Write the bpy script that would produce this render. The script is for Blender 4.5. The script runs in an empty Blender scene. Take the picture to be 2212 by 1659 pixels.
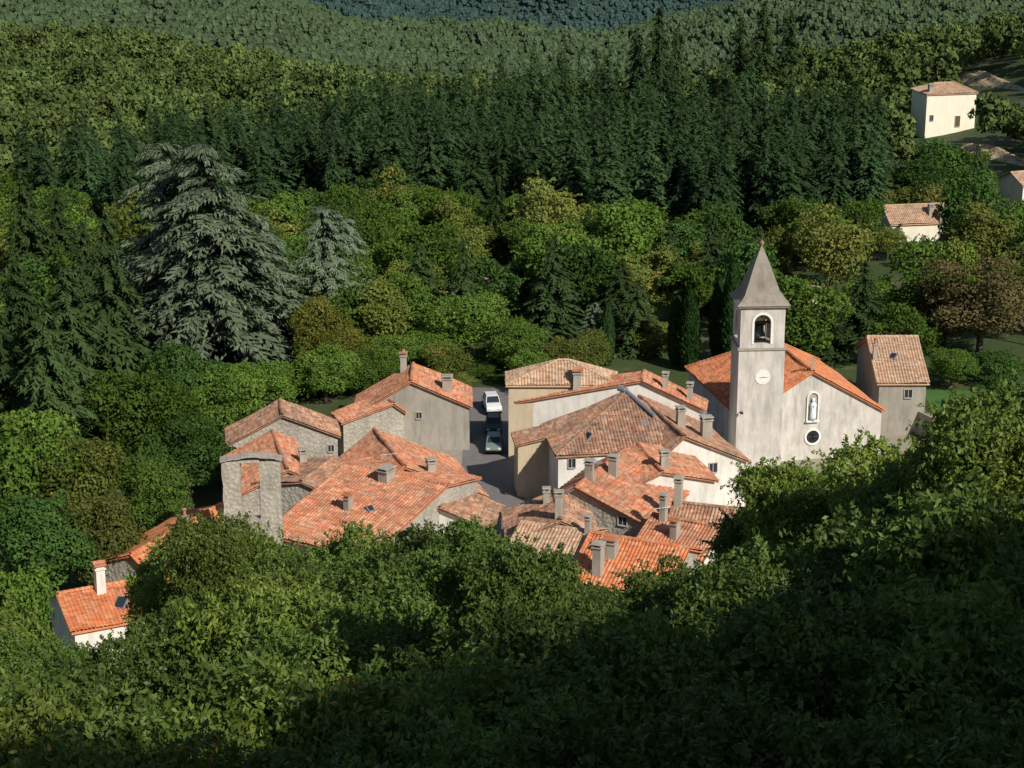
import bpy, math, random
import numpy as np
from mathutils import Vector
from mathutils.bvhtree import BVHTree
rng=np.random.default_rng(7); random.seed(7)
S=bpy.context.scene; COL=S.collection
# ---------------------------------------------------------------- image-pixel helpers: positions come from image pixels cast into the world
H=60.0; PIT=math.radians(17); SP,CP=math.sin(PIT),math.cos(PIT); F=4277.0
def ray(u,v):
    a=(u-1106)/F; b=(v-829.5)/F
    return np.array([a, CP-b*SP, -(SP+b*CP)])
CAM=np.array([0,0,H])
def PZ(u,v,z):
    d=ray(u,v); return CAM+d*((z-H)/d[2])
def PY(u,v,y):
    d=ray(u,v); return CAM+d*(y/d[1])
def proj(x,y,z):
    dx,dy,dz=x,y,z-H
    dep=dy*CP-dz*SP; up=dy*SP+dz*CP
    return 1106+F*dx/dep, 829.5-F*up/dep
BY=[-200,-60,0,20,40,60,90,118,125,205,260,300,360,450,520,620,800,1100,1500,2200,3000,4500]
BZ=[90,76,56,42,31,23,10,1,0,0,-5,-10,-18,-27,-36,-50,-92,-135,-120,20,160,260]
def sst(a,b,x):
    t=np.clip((x-a)/(b-a),0,1); return t*t*(3-2*t)
def hgt(x,y):
    x=np.asarray(x,float); y=np.asarray(y,float)
    z=np.interp(y,BY,BZ)
    w=sst(205,270,y)
    z=z+w*30*np.exp(-((x+175)**2)/(2*115**2)-((y-620)**2)/(2*110**2))
    z=z+w*42*np.exp(-((x-210)**2)/(2*95**2)-((y-500)**2)/(2*140**2))
    z=z+w*82*np.exp(-((x+230)**2)/(2*145**2)-((y-1100)**2)/(2*150**2))
    z=z+w*74*np.exp(-((x-300)**2)/(2*190**2)-((y-1200)**2)/(2*160**2))
    z=z+w*(1.2*np.sin(x*.05+1)*np.cos(y*.043)+.6*np.sin(x*.13+y*.08))
    wr=sst(820,1000,y); z=z+wr*(5*np.sin(x*.035+y*.012)+3*np.sin(x*.08-y*.05)+1.5*np.cos(x*.15+y*.11))
    wf=sst(1200,1700,y)
    z=z+wf*(22*np.sin(x*.006+1.3)*np.sin(y*.004)+9*np.sin(x*.021+y*.011)+4*np.sin(x*.06-y*.045))
    z=z+(1-sst(70,112,y))*0.45*np.clip(x-17,0,60)
    return z
def PG(u,v):
    d=ray(u,v); t=np.arange(60,3500,.5)
    P=CAM+d[None]*t[:,None]
    i=np.argmax(P[:,2]<hgt(P[:,0],P[:,1])); return P[i]
# ---------------------------------------------------------------- node helpers
def newmat(name):
    m=bpy.data.materials.new(name); m.use_nodes=True; nt=m.node_tree; nt.nodes.clear()
    o=nt.nodes.new('ShaderNodeOutputMaterial'); b=nt.nodes.new('ShaderNodeBsdfPrincipled')
    nt.links.new(b.outputs[0],o.inputs[0]); b.inputs['Roughness'].default_value=.85
    b.inputs['Specular IOR Level'].default_value=.25
    return m,nt,b,o
def nd(nt,t,**k):
    n=nt.nodes.new(t)
    for a,b in k.items(): setattr(n,a,b)
    return n
def mixc(nt,f,a,b,bt='MIX'):
    n=nt.nodes.new('ShaderNodeMix'); n.data_type='RGBA'; n.blend_type=bt
    for s,val in ((0,f),(6,a),(7,b)):
        if isinstance(val,bpy.types.NodeSocket): nt.links.new(val,n.inputs[s])
        elif s==0: n.inputs[0].default_value=val
        else: n.inputs[s].default_value=(*val,1)
    return n.outputs[2]
def math_(nt,op,a,b=0.,c=None):
    n=nt.nodes.new('ShaderNodeMath'); n.operation=op
    for i,val in enumerate((a,b,c)):
        if val is None: continue
        if isinstance(val,bpy.types.NodeSocket): nt.links.new(val,n.inputs[i])
        else: n.inputs[i].default_value=val
    return n.outputs[0]
def noise(nt,vec,scale,detail=4,rough=.6):
    n=nt.nodes.new('ShaderNodeTexNoise'); n.inputs['Scale'].default_value=scale
    n.inputs['Detail'].default_value=detail; n.inputs['Roughness'].default_value=rough
    if vec is not None: nt.links.new(vec,n.inputs['Vector'])
    return n.outputs[0]
def ramp(nt,f,stops):
    n=nt.nodes.new('ShaderNodeValToRGB'); cr=n.color_ramp
    while len(cr.elements)<len(stops): cr.elements.new(.5)
    for e,(p,c) in zip(cr.elements,stops): e.position=p; e.color=(*c,1) if len(c)==3 else c
    nt.links.new(f,n.inputs[0]); return n.outputs[0]
def bump(nt,h,b,st=.5,dist=.05):
    n=nt.nodes.new('ShaderNodeBump'); n.inputs['Strength'].default_value=st; n.inputs['Distance'].default_value=dist
    nt.links.new(h,n.inputs['Height']); nt.links.new(n.outputs[0],b.inputs['Normal'])
def geo(nt): return nt.nodes.new('ShaderNodeNewGeometry').outputs['Position']

def foliage(name,a,b,c,tr=.3,autumn=None,thr=.66,gloss=False,lo=.65,rg=.65):
    m,nt,p,o=newmat(name)
    at=nd(nt,'ShaderNodeAttribute',attribute_name='leaf'); t2=nd(nt,'ShaderNodeAttribute',attribute_name='tree')
    oi=nt.nodes.new('ShaderNodeObjectInfo')
    t=math_(nt,'FRACT',math_(nt,'ADD',t2.outputs['Fac'],oi.outputs['Random']))
    col=mixc(nt,at.outputs['Fac'],a,b)
    col=mixc(nt,math_(nt,'MULTIPLY',t,.75),col,c)
    t3=math_(nt,'FRACT',math_(nt,'MULTIPLY',t,7.3))
    br=math_(nt,'MULTIPLY_ADD',t3,rg,lo)
    vm=nt.nodes.new('ShaderNodeVectorMath'); vm.operation='SCALE'
    nt.links.new(col,vm.inputs[0]); nt.links.new(br,vm.inputs['Scale']); col=vm.outputs[0]
    if autumn:
        n=noise(nt,geo(nt),.35,3)
        f=math_(nt,'MULTIPLY',math_(nt,'GREATER_THAN',n,thr),math_(nt,'GREATER_THAN',at.outputs['Fac'],.72))
        col=mixc(nt,f,col,autumn)
    if gloss:
        p.inputs['Roughness'].default_value=.55; p.inputs['Specular IOR Level'].default_value=.3
        nt.links.new(col,p.inputs['Base Color']); sh=p.outputs[0]
    else:
        nt.nodes.remove(p); df=nt.nodes.new('ShaderNodeBsdfDiffuse'); nt.links.new(col,df.inputs[0]); sh=df.outputs[0]
    if tr>0:
        tl=nt.nodes.new('ShaderNodeBsdfTranslucent'); nt.links.new(col,tl.inputs[0])
        ms=nt.nodes.new('ShaderNodeMixShader'); ms.inputs[0].default_value=tr
        nt.links.new(sh,ms.inputs[1]); nt.links.new(tl.outputs[0],ms.inputs[2]); sh=ms.outputs[0]
    nt.links.new(sh,o.inputs[0])
    return m
M={}
M['dec']=foliage('broadleaf_foliage',(.045,.095,.016),(.16,.25,.045),(.095,.16,.03),.25,(.36,.20,.06),.69)
M['decl']=foliage('light_broadleaf_foliage',(.075,.11,.022),(.21,.25,.055),(.16,.175,.045),.25,(.42,.25,.08),.62)
M['decd']=foliage('dark_broadleaf_foliage',(.03,.07,.016),(.09,.17,.04),(.06,.12,.03),.2)
M['decfar']=foliage('hill_foliage',(.048,.088,.024),(.13,.18,.052),(.105,.135,.044),0)
M['far2']=foliage('distant_hazed_foliage',(.05,.082,.04),(.088,.125,.06),(.068,.10,.05),0,lo=.8,rg=.35)  # paler, bluer green: aerial haze painted into the leaf colour
M['far3']=foliage('remote_hazed_foliage',(.034,.066,.058),(.055,.095,.082),(.043,.078,.068),0,lo=.8,rg=.35)  # blue-green base colour stands in for haze over the remotest hills
M['fg']=foliage('cherry_foliage',(.05,.105,.018),(.165,.25,.045),(.095,.145,.026),.3,(.42,.27,.05),.67,True)
M['fg2']=foliage('light_foliage',(.085,.145,.024),(.25,.33,.06),(.17,.23,.035),.35,(.42,.30,.06),.65,True)
M['fir']=foliage('fir_needles',(.014,.038,.016),(.055,.098,.038),(.042,.076,.027),0)
M['spruce']=foliage('spruce_needles',(.015,.036,.014),(.06,.095,.032),(.042,.068,.022),0)
M['cedar']=foliage('blue_cedar_needles',(.05,.082,.045),(.19,.24,.15),(.125,.165,.10),0)
M['cyp']=foliage('cypress_foliage',(.012,.035,.01),(.04,.085,.022),(.03,.06,.02),0)
M['brown']=foliage('reddish_foliage',(.09,.095,.035),(.20,.17,.07),(.17,.14,.06),.2)
M['yel']=foliage('yellowing_foliage',(.07,.10,.02),(.22,.22,.045),(.15,.15,.03),.3,(.45,.24,.05),.6)
def bark():
    m,nt,p,o=newmat('bark'); n=noise(nt,geo(nt),6,5)
    nt.links.new(ramp(nt,n,[(.3,(.035,.025,.018)),(.7,(.12,.09,.065))]),p.inputs['Base Color']); bump(nt,n,p,.8,.05); return m
M['bark']=bark()
def tiles(name,c1,c2,c3,dark,lichen=.5):
    m,nt,p,o=newmat(name)
    uv=nt.nodes.new('ShaderNodeUVMap').outputs[0]
    sp=nt.nodes.new('ShaderNodeSeparateXYZ'); nt.links.new(uv,sp.inputs[0])
    fx=math_(nt,'FLOOR',math_(nt,'MULTIPLY',sp.outputs[0],1/.28)); fy=math_(nt,'FLOOR',math_(nt,'MULTIPLY',sp.outputs[1],1/.42))
    cb=nt.nodes.new('ShaderNodeCombineXYZ'); nt.links.new(fx,cb.inputs[0]); nt.links.new(fy,cb.inputs[1])
    wn=nt.nodes.new('ShaderNodeTexWhiteNoise'); wn.noise_dimensions='3D'; nt.links.new(cb.outputs[0],wn.inputs['Vector'])
    col=ramp(nt,wn.outputs['Value'],[(0,c2),(.3,c1),(.65,c1),(.82,c3),(1,c3)])
    pos=geo(nt)
    n1=noise(nt,pos,.5,6,.7)
    f=math_(nt,'MULTIPLY',ramp(nt,n1,[(.40,(0,0,0)),(.62,(1,1,1))]),lichen)
    col=mixc(nt,f,col,dark)
    n5=noise(nt,pos,1.3,4,.6)
    col=mixc(nt,math_(nt,'MULTIPLY',ramp(nt,n5,[(.5,(0,0,0)),(.64,(1,1,1))]),.5),col,c3)
    mp=nt.nodes.new('ShaderNodeMapping'); mp.inputs['Scale'].default_value=(.5,2.4,1); nt.links.new(uv,mp.inputs[0])
    n2=noise(nt,mp.outputs[0],1.6,5,.7)
    col=mixc(nt,math_(nt,'MULTIPLY',ramp(nt,n2,[(.46,(0,0,0)),(.64,(1,1,1))]),.75),col,tuple(.5*x for x in dark))
    nt.links.new(col,p.inputs['Base Color'])
    fr=math_(nt,'FRACT',math_(nt,'MULTIPLY',sp.outputs[1],1/.42))
    hh=math_(nt,'ADD',fr,math_(nt,'MULTIPLY',wn.outputs['Value'],.6))
    bump(nt,hh,p,.55,.04)
    return m
M['t_or']=tiles('orange_clay_tiles',(.61,.21,.10),(.46,.14,.065),(.62,.35,.22),(.27,.165,.11),.65)
M['t_new']=tiles('bright_clay_tiles',(.67,.205,.075),(.54,.155,.06),(.68,.31,.16),(.38,.165,.09),.45)
M['t_br']=tiles('weathered_clay_tiles',(.46,.21,.12),(.30,.135,.08),(.56,.36,.24),(.19,.135,.10),.8)
M['t_tan']=tiles('pale_clay_tiles',(.56,.34,.21),(.44,.24,.145),(.60,.44,.31),(.33,.24,.165),.5)
def plaster(name,base,stain,amt=.5,stone=False):
    m,nt,p,o=newmat(name); pos=geo(nt)
    n=noise(nt,pos,.5,6,.65)
    mp=nt.nodes.new('ShaderNodeMapping'); mp.inputs['Scale'].default_value=(1.2,1.2,.22); nt.links.new(pos,mp.inputs[0])
    n2=noise(nt,mp.outputs[0],1.2,4,.7)
    col=mixc(nt,math_(nt,'MULTIPLY',ramp(nt,n,[(.4,(0,0,0)),(.75,(1,1,1))]),amt),base,stain)
    col=mixc(nt,math_(nt,'MULTIPLY',ramp(nt,n2,[(.45,(0,0,0)),(.7,(1,1,1))]),amt*.9),col,tuple(.7*x for x in stain))
    if stone:
        v=nt.nodes.new('ShaderNodeTexVoronoi'); v.inputs['Scale'].default_value=3.4; nt.links.new(pos,v.inputs['Vector'])
        col=mixc(nt,.3,col,ramp(nt,v.outputs['Distance'],[(0,tuple(1.2*x for x in base)),(.5,tuple(.5*x for x in stain))]))
        bump(nt,math_(nt,'SUBTRACT',1.,v.outputs['Distance']),p,.8,.08)
    else: bump(nt,noise(nt,pos,5,5,.7),p,.45,.04)
    nt.links.new(col,p.inputs['Base Color']); p.inputs['Roughness'].default_value=.92
    return m
M['w_white']=plaster('white_render',(.76,.73,.67),(.52,.48,.42),.55)
M['w_cream']=plaster('cream_render',(.82,.77,.62),(.6,.54,.42),.3)
M['w_grey']=plaster('grey_render',(.37,.34,.29),(.23,.21,.17),.6)
M['w_church']=plaster('church_render',(.62,.58,.53),(.37,.35,.32),.7)
M['w_ochre']=plaster('ochre_render',(.56,.46,.32),(.38,.3,.2),.5)
M['w_stone']=plaster('rubble_stone',(.50,.46,.39),(.29,.26,.21),.6,True)
M['w_conc']=plaster('weathered_concrete',(.40,.36,.30),(.24,.21,.17),.6)
M['spire']=plaster('spire_render',(.31,.275,.225),(.19,.165,.14),.7)
def plain(name,c,r=.7,metal=0,var=.15,sc=4):
    m,nt,p,o=newmat(name); n=noise(nt,geo(nt),sc,4)
    nt.links.new(mixc(nt,n,tuple(x*(1-var) for x in c),tuple(min(1,x*(1+var)) for x in c)),p.inputs['Base Color'])
    p.inputs['Roughness'].default_value=r; p.inputs['Metallic'].default_value=metal; return m
M['paint']=plain('white_trim',(.78,.77,.74)); M['frame']=plain('window_frame',(.42,.40,.36))
M['glass']=plain('window_glass',(.03,.035,.04),.12); M['wood']=plain('painted_wood',(.12,.08,.05))
M['bronze']=plain('bell_bronze',(.10,.12,.09),.45,.8); M['black']=plain('black_metal',(.02,.02,.02),.4,.5)
M['stat']=plain('statue_blue_white',(.66,.74,.80),.6); M['rubber']=plain('rubber',(.02,.02,.02),.8)
M['asph']=plain('asphalt',(.17,.16,.155),.9,0,.3,1.5); M['kerb']=plain('kerb_stone',(.3,.28,.25),.9)
M['zinc']=plain('zinc_sheet',(.33,.35,.38),.45,.5); M['carw']=plain('white_car_paint',(.66,.67,.68),.25,0,.03)
M['carg']=plain('grey_green_car_paint',(.16,.22,.21),.3,0,.05); M['card']=plain('dark_green_car_paint',(.03,.065,.06),.3,0,.05)
M['lamp']=plain('headlamp_glass',(.6,.6,.55),.15); M['red']=plain('tail_lamp',(.35,.02,.02),.3)
def earthmat():
    m,nt,p,o=newmat('bare_earth'); n=noise(nt,geo(nt),.7,9,.75)
    nt.links.new(ramp(nt,n,[(.38,(.09,.10,.035)),(.46,(.36,.26,.15)),(.66,(.62,.48,.32))]),p.inputs['Base Color']); bump(nt,n,p,.6,.15); return m
M['earth']=earthmat()
def groundmat():
    m,nt,p,o=newmat('grass_and_scrub'); pos=geo(nt)
    n=noise(nt,pos,.09,8,.7); n2=noise(nt,pos,1.5,6,.7)
    c=ramp(nt,n,[(.35,(.035,.06,.02)),(.55,(.07,.095,.03)),(.68,(.20,.16,.09))])
    c=mixc(nt,math_(nt,'MULTIPLY',n2,.6),c,(.04,.06,.02))
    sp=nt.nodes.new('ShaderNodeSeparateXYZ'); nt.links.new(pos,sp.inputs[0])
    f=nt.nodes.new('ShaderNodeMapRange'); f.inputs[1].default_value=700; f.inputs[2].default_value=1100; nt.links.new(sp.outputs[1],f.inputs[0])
    c=mixc(nt,f.outputs[0],c,(.035,.06,.045)); nt.links.new(c,p.inputs['Base Color'])  # far ground turns bluer with distance, haze painted into the base colour
    bump(nt,n2,p,1,.15)
    return m
M['ground']=groundmat(); M['lawn']=plain('lawn_grass',(.06,.14,.03),.9,0,.4,1.2)
M['gravel']=plain('courtyard_gravel',(.30,.27,.22),.95,0,.3,1.2)
# ---------------------------------------------------------------- mesh helpers
def npmesh(name,V,Q,mats,uv=None,mi=None,attrs=None,smooth=False):
    V=np.ascontiguousarray(V,dtype=np.float32).reshape(-1,3); Q=np.ascontiguousarray(Q,dtype=np.int32).reshape(-1,4)
    me=bpy.data.meshes.new(name); me.vertices.add(len(V)); me.vertices.foreach_set('co',V.ravel())
    me.loops.add(Q.size); me.loops.foreach_set('vertex_index',Q.ravel())
    me.polygons.add(len(Q)); me.polygons.foreach_set('loop_start',np.arange(0,Q.size,4,dtype=np.int32))
    if mi is not None: me.polygons.foreach_set('material_index',np.asarray(mi,dtype=np.int32))
    me.polygons.foreach_set('use_smooth',np.full(len(Q),bool(smooth)))
    me.update(calc_edges=True)
    if attrs:
        for k,a in attrs.items():
            t=me.attributes.new(k,'FLOAT','FACE'); t.data.foreach_set('value',np.asarray(a,dtype=np.float32))
    if uv is not None:
        l=me.uv_layers.new(name='UVMap'); l.data.foreach_set('uv',np.asarray(uv,dtype=np.float32)[Q.ravel()].ravel())
    for m in mats: me.materials.append(m)
    return me
class MB:
    def __init__(s): s.v=[]; s.f=[]; s.m=[]
    def add(s,v,f,m=0):
        o=len(s.v); s.v+= [tuple(map(float,p)) for p in v]; s.f+=[tuple(i+o for i in q) for q in f]; s.m+=[m]*len(f)
    def box(s,c,d,m=0,rot=0,tap=1.):
        cx,cy,cz=c; a,b,h=d[0]/2,d[1]/2,d[2]/2; co,si=math.cos(rot),math.sin(rot); v=[]
        for z,k in ((-h,1),(h,tap)):
            for x,y in ((-a,-b),(a,-b),(a,b),(-a,b)):
                x*=k;y*=k; v.append((cx+x*co-y*si,cy+x*si+y*co,cz+z))
        s.add(v,[(0,3,2,1),(4,5,6,7),(0,1,5,4),(1,2,6,5),(2,3,7,6),(3,0,4,7)],m)
    def tube(s,p0,p1,r0,r1,n=8,m=0,cap=True):
        p0=np.array(p0,float);p1=np.array(p1,float); d=p1-p0; d/=np.linalg.norm(d)+1e-9
        a=np.cross(d,[0,0,1.]) if abs(d[2])<.9 else np.cross(d,[1.,0,0]); a/=np.linalg.norm(a); b=np.cross(d,a)
        v=[]
        for p,r in((p0,r0),(p1,r1)):
            for i in range(n):
                t=2*math.pi*i/n; v.append(p+r*(a*math.cos(t)+b*math.sin(t)))
        f=[(i,(i+1)%n,n+(i+1)%n,n+i) for i in range(n)]
        if cap: f+=[tuple(range(n))[::-1],tuple(range(n,2*n))]
        s.add(v,f,m)
    def lathe(s,c,prof,n=16,m=0,sx=1,sy=1):
        v=[];f=[]
        for r,z in prof:
            for i in range(n):
                t=2*math.pi*i/n; v.append((c[0]+sx*r*math.cos(t),c[1]+sy*r*math.sin(t),c[2]+z))
        for k in range(len(prof)-1):
            for i in range(n): f.append((k*n+i,k*n+(i+1)%n,(k+1)*n+(i+1)%n,(k+1)*n+i))
        f.append(tuple(range(n))[::-1]); f.append(tuple(range((len(prof)-1)*n,len(prof)*n)))
        s.add(v,f,m)
    def mesh(s,name,mats,org=(0,0,0),smooth=False):
        me=bpy.data.meshes.new(name); me.from_pydata([(p[0]-org[0],p[1]-org[1],p[2]-org[2]) for p in s.v],[],s.f)
        for m in mats: me.materials.append(m)
        me.polygons.foreach_set('material_index',s.m)
        if smooth: me.polygons.foreach_set('use_smooth',[True]*len(s.f))
        me.update(); return me
def obj(name,data,parent=None,loc=(0,0,0),rot=0,**props):
    o=bpy.data.objects.new(name,data); COL.objects.link(o); o.location=loc; o.rotation_euler=(0,0,rot)
    if parent: o.parent=parent
    for k,v in props.items(): o[k]=v
    return o
# ---------------------------------------------------------------- ground
def ground():
    ys=np.concatenate([np.linspace(-80,118,50),np.linspace(125,205,5),np.linspace(210,700,110),np.geomspace(705,4400,170)])
    ss=np.linspace(-1,1,260)
    X=ss[None,:]*(150+.55*np.clip(ys,0,None)[:,None]); Y=np.repeat(ys[:,None],260,1)
    Z=hgt(X,Y); V=np.stack([X,Y,Z],-1).reshape(-1,3)
    i=np.arange(len(ys)-1)[:,None]*260+np.arange(259)[None]; Q=np.stack([i,i+1,i+261,i+260],-1)
    obj('ground',npmesh('ground',V,Q,[M['ground']],smooth=True),kind='structure')
ground()
def sheet(name,pts,mat,z,org=None):
    me=bpy.data.meshes.new(name); me.from_pydata([(p[0],p[1],z) for p in pts],[],[tuple(range(len(pts)))]); me.materials.append(mat)
    return obj(name,me,kind='structure')
sheet('courtyard',[(-24,130),(24,127),(38,160),(38,184),(24,186),(6,189),(-7,189),(-18,176)],M['gravel'],.004)
sheet('street',[(-4.6,127),(1.6,127),(1.2,160),(.6,180),(.5,195),(-4.6,195),(-4.6,180)],M['asph'],.012)
sheet('lawn',[(41.5,174),(48,174),(52,194),(42,194)],M['lawn'],.016)
mb=MB()
mb.box((.9,188,.07),(.18,14,.14)); mb.box((-4.8,188,.07),(.18,14,.14)); obj('kerb',mb.mesh('kerb',[M['kerb']]),kind='structure')
# ---------------------------------------------------------------- buildings
FOOT=[]
def roof_face(pts,V,Q,UV,seed):
    P=np.array(pts,float); n=np.cross(P[1]-P[0],P[2]-P[0]); n/=np.linalg.norm(n)
    if n[2]<0: n=-n
    eu=np.cross([0,0,1.],n)
    if np.linalg.norm(eu)<1e-3: eu=np.array([1.,0,0])
    eu/=np.linalg.norm(eu); ev=np.cross(n,eu)
    U=(P-P[0])@eu; W=(P-P[0])@ev
    u0,u1=U.min(),U.max(); tw=.28; nc=max(2,int((u1-u0)/(tw/4))); us=np.linspace(u0+1e-4,u1-1e-4,nc+1)
    nr=max(2,int((W.max()-W.min())/.9))
    prof=np.array([0,.06,.085,.06])
    rr=np.random.default_rng(int(seed*10))
    vv=[];uu=[]
    for k,u in enumerate(us):
        hits=[]
        for i in range(len(U)):
            a,b=U[i],U[(i+1)%len(U)]
            if (a-u)*(b-u)<=0 and abs(a-b)>1e-9:
                t=(u-a)/(b-a); hits.append(W[i]+t*(W[(i+1)%len(U)]-W[i]))
        w0,w1=min(hits),max(hits)
        jag=(rr.random()-.5)*.1 if k%4 else 0
        for r in range(nr+1):
            w=w0+(w1-w0)*r/nr
            if r==0: w+=jag
            p=P[0]+eu*u+ev*w
            hh=prof[k%4]+.07*math.sin(p[0]*.9+seed)*math.sin(p[1]*.8+seed*2)
            vv.append(p+n*hh); uu.append((u+seed*3.1,w+seed*1.7))
    o=len(V); V+=vv; UV+=uu
    for k in range(len(us)-1):
        for r in range(nr):
            a=o+k*(nr+1)+r; Q.append((a,a+nr+1,a+nr+2,a+1))
    o=len(V); m=len(P)
    for p in P: V.append(p-n*.08); UV.append((0,0))
    for p in P: V.append(p-np.array([0,0,.2])); UV.append((0,0))
    for i in range(m): Q.append((o+i,o+(i+1)%m,o+m+(i+1)%m,o+m+i))
    if m==4: Q.append((o+m+3,o+m+2,o+m+1,o+m))
def captube(p0,p1,r,V,Q,UV,n=7):
    p0=np.array(p0);p1=np.array(p1); L=np.linalg.norm(p1-p0); d=(p1-p0)/L; a=np.cross(d,[0,0,1.]); a/=np.linalg.norm(a); b=np.cross(a,d)
    segs=max(2,int(L/.42)); o=len(V)
    for k in range(segs*2):
        t=(k//2+(k%2)*.98)/segs; rr=r*(1.12 if k%2==0 else .9)
        for i in range(n):
            an=math.pi*i/(n-1); V.append(p0+d*L*t+rr*(a*math.cos(an)+b*(math.sin(an)*.9-.1))); UV.append((i*.02,t*L))
    for k in range(segs*2-1):
        for i in range(n-1): q=o+k*n+i; Q.append((q,q+1,q+n+1,q+n))
HS={}
def finish_house(key,root,org,wv,wf,V,Q,UV,wmat,tmat):
    me=bpy.data.meshes.new('wall'); me.from_pydata([tuple(np.array(p)-org) for p in wv],[],wf); me.materials.append(M[wmat]); me.update()
    obj('wall',me,root)
    V=np.array(V)
    me=npmesh('roof',V-org,np.array(Q),[M[tmat]],uv=UV)
    ro=obj('roof',me,root)
    HS[key]=dict(root=root,org=org,roof=ro,wb=BVHTree.FromPolygons([tuple(p) for p in wv],wf),
                 rb=BVHTree.FromPolygons([tuple(p) for p in V],[tuple(x) for x in Q]))
    xs=[p[0] for p in wv]; ys=[p[1] for p in wv]; FOOT.append((min(xs)-2.5,max(xs)+2.5,min(ys)-2.5,max(ys)+2.5))
def gable(key,label,A,B,zr,R,L=None,hipA=0,hipB=0,wmat='w_stone',tmat='t_or',name='house',cat='house',zb=None,world=False,zrB=None):
    if world: a=np.array(A,float);b=np.array(B,float)
    else: a=PZ(*A,zr); b=PZ(*B,zr if zrB is None else zrB)
    ax=b-a; ax[2]=0; ax/=np.linalg.norm(ax); rt=np.array([ax[1],-ax[0],0])
    def wd(P):
        p=np.array(P,float) if world else PZ(*P); return abs((p-a)@rt),p[2]
    wr,zR=wd(R); wl,zL=wd(L) if L is not None else (wr,zR)
    a0=a-ax*hipA; b0=b+ax*hipB; a0[2]=a[2]; b0[2]=b[2]
    def sz(p,z): q=p.copy(); q[2]=z; return q
    AR,BR=sz(a0+rt*wr,zR),sz(b0+rt*wr,zR); AL,BL=sz(a0-rt*wl,zL),sz(b0-rt*wl,zL)
    V=[];Q=[];UV=[]; sd=len(HS)+1
    roof_face([AR,BR,b,a],V,Q,UV,sd); roof_face([AL,a,b,BL],V,Q,UV,sd+.5)
    if hipA: roof_face([AR,a,AL],V,Q,UV,sd+.3)
    if hipB: roof_face([BR,BL,b],V,Q,UV,sd+.7)
    up=np.array([0,0,.03])
    captube(a+up,b+up,.17,V,Q,UV)
    if hipA: captube(AR+up,a+up,.15,V,Q,UV); captube(AL+up,a+up,.15,V,Q,UV)
    if hipB: captube(BR+up,b+up,.15,V,Q,UV); captube(BL+up,b+up,.15,V,Q,UV)
    if not hipA: captube(AR+up,a+up,.11,V,Q,UV); captube(AL+up,a+up,.11,V,Q,UV)
    if zb is None: zb=-1.5 if not world else min(zR,zL)-9
    i=.28; dz=np.array([0,0,.15])
    ar,br,al,bl=AR+(ax-rt)*i-dz,BR+(-ax-rt)*i-dz,AL+(ax+rt)*i-dz,BL+(-ax+rt)*i-dz
    for q in(ar,br): q[2]+=i*(a[2]-zR)/wr*.9
    for q in(al,bl): q[2]+=i*(a[2]-zL)/wl*.9
    wv=[];wf=[]
    def face(ps): o=len(wv); wv.extend(ps); wf.append(tuple(range(o,o+len(ps))))
    g=lambda p: sz(p,zb)
    ea,eb=a+ax*i-dz,b-ax*i-dz
    face([g(al),g(ar),ar]+([] if hipA else [ea])+[al]); face([g(br),g(bl),bl]+([] if hipB else [eb])+[br])
    face([g(ar),g(br),br,ar]); face([g(bl),g(al),al,bl])
    org=(a0+b0)/2; org[2]=max(zb,0) if not world else zb
    root=obj(name,None,loc=org,label=label,category=cat); root.empty_display_size=2
    finish_house(key,root,org,wv,wf,V,Q,UV,wmat,tmat)
    HS[key].update(a=a,b=b,ax=ax,rt=rt,ea=ea,eb=eb,ar=ar,al=al)
def hit(key,u,v,which='wb'):
    r=HS[key][which].ray_cast(Vector(CAM),Vector(ray(u,v)).normalized())
    return (np.array(r[0]),np.array(r[1])) if r[0] is not None else (None,None)
def chimney(key,u,v,h=1.3,w=.6,style=0,mat='w_conc',d=None):
    p,n=hit(key,u,v,'rb')
    if p is None: print('chimney miss',key,u,v); return
    w*=.85; h*=.88
    hs=HS[key]; d=d or w*1.2; rot=math.atan2(hs['ax'][1],hs['ax'][0])+random.uniform(-.05,.05); mb=MB()
    mb.box((0,0,h/2-.45),(w,d,h+.9),0,tap=.93)
    mb.box((0,0,h+.05),(w+.12,d+.12,.1),0)
    if style==0:
        for sx in(-1,1):
            for sy in(-1,1): mb.box((sx*(w/2-.08),sy*(d/2-.08),h+.2),(.12,.12,.22),0)
        mb.box((0,0,h+.34),(w+.2,d+.2,.07),0,tap=.92)
    elif style==1:
        mb.box((0,0,h+.2),(w*.8,d*.8,.22),0); mb.box((0,0,h+.36),(w+.2,d+.2,.1),1)
        mb.tube((-w/2-.1,0,h+.44),(w/2+.1,0,h+.44),.16,.16,8,1)
    else:
        mb.tube((0,0,h+.1),(0,0,h+.6),.13,.11,10,1); mb.lathe((0,0,h+.6),[(.2,0),(.2,.06),(.02,.16)],10,1)
    obj('chimney',mb.mesh('chimney',[M[mat],M['t_or']]),hs['roof'],loc=p-hs['org'],rot=rot)
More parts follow.
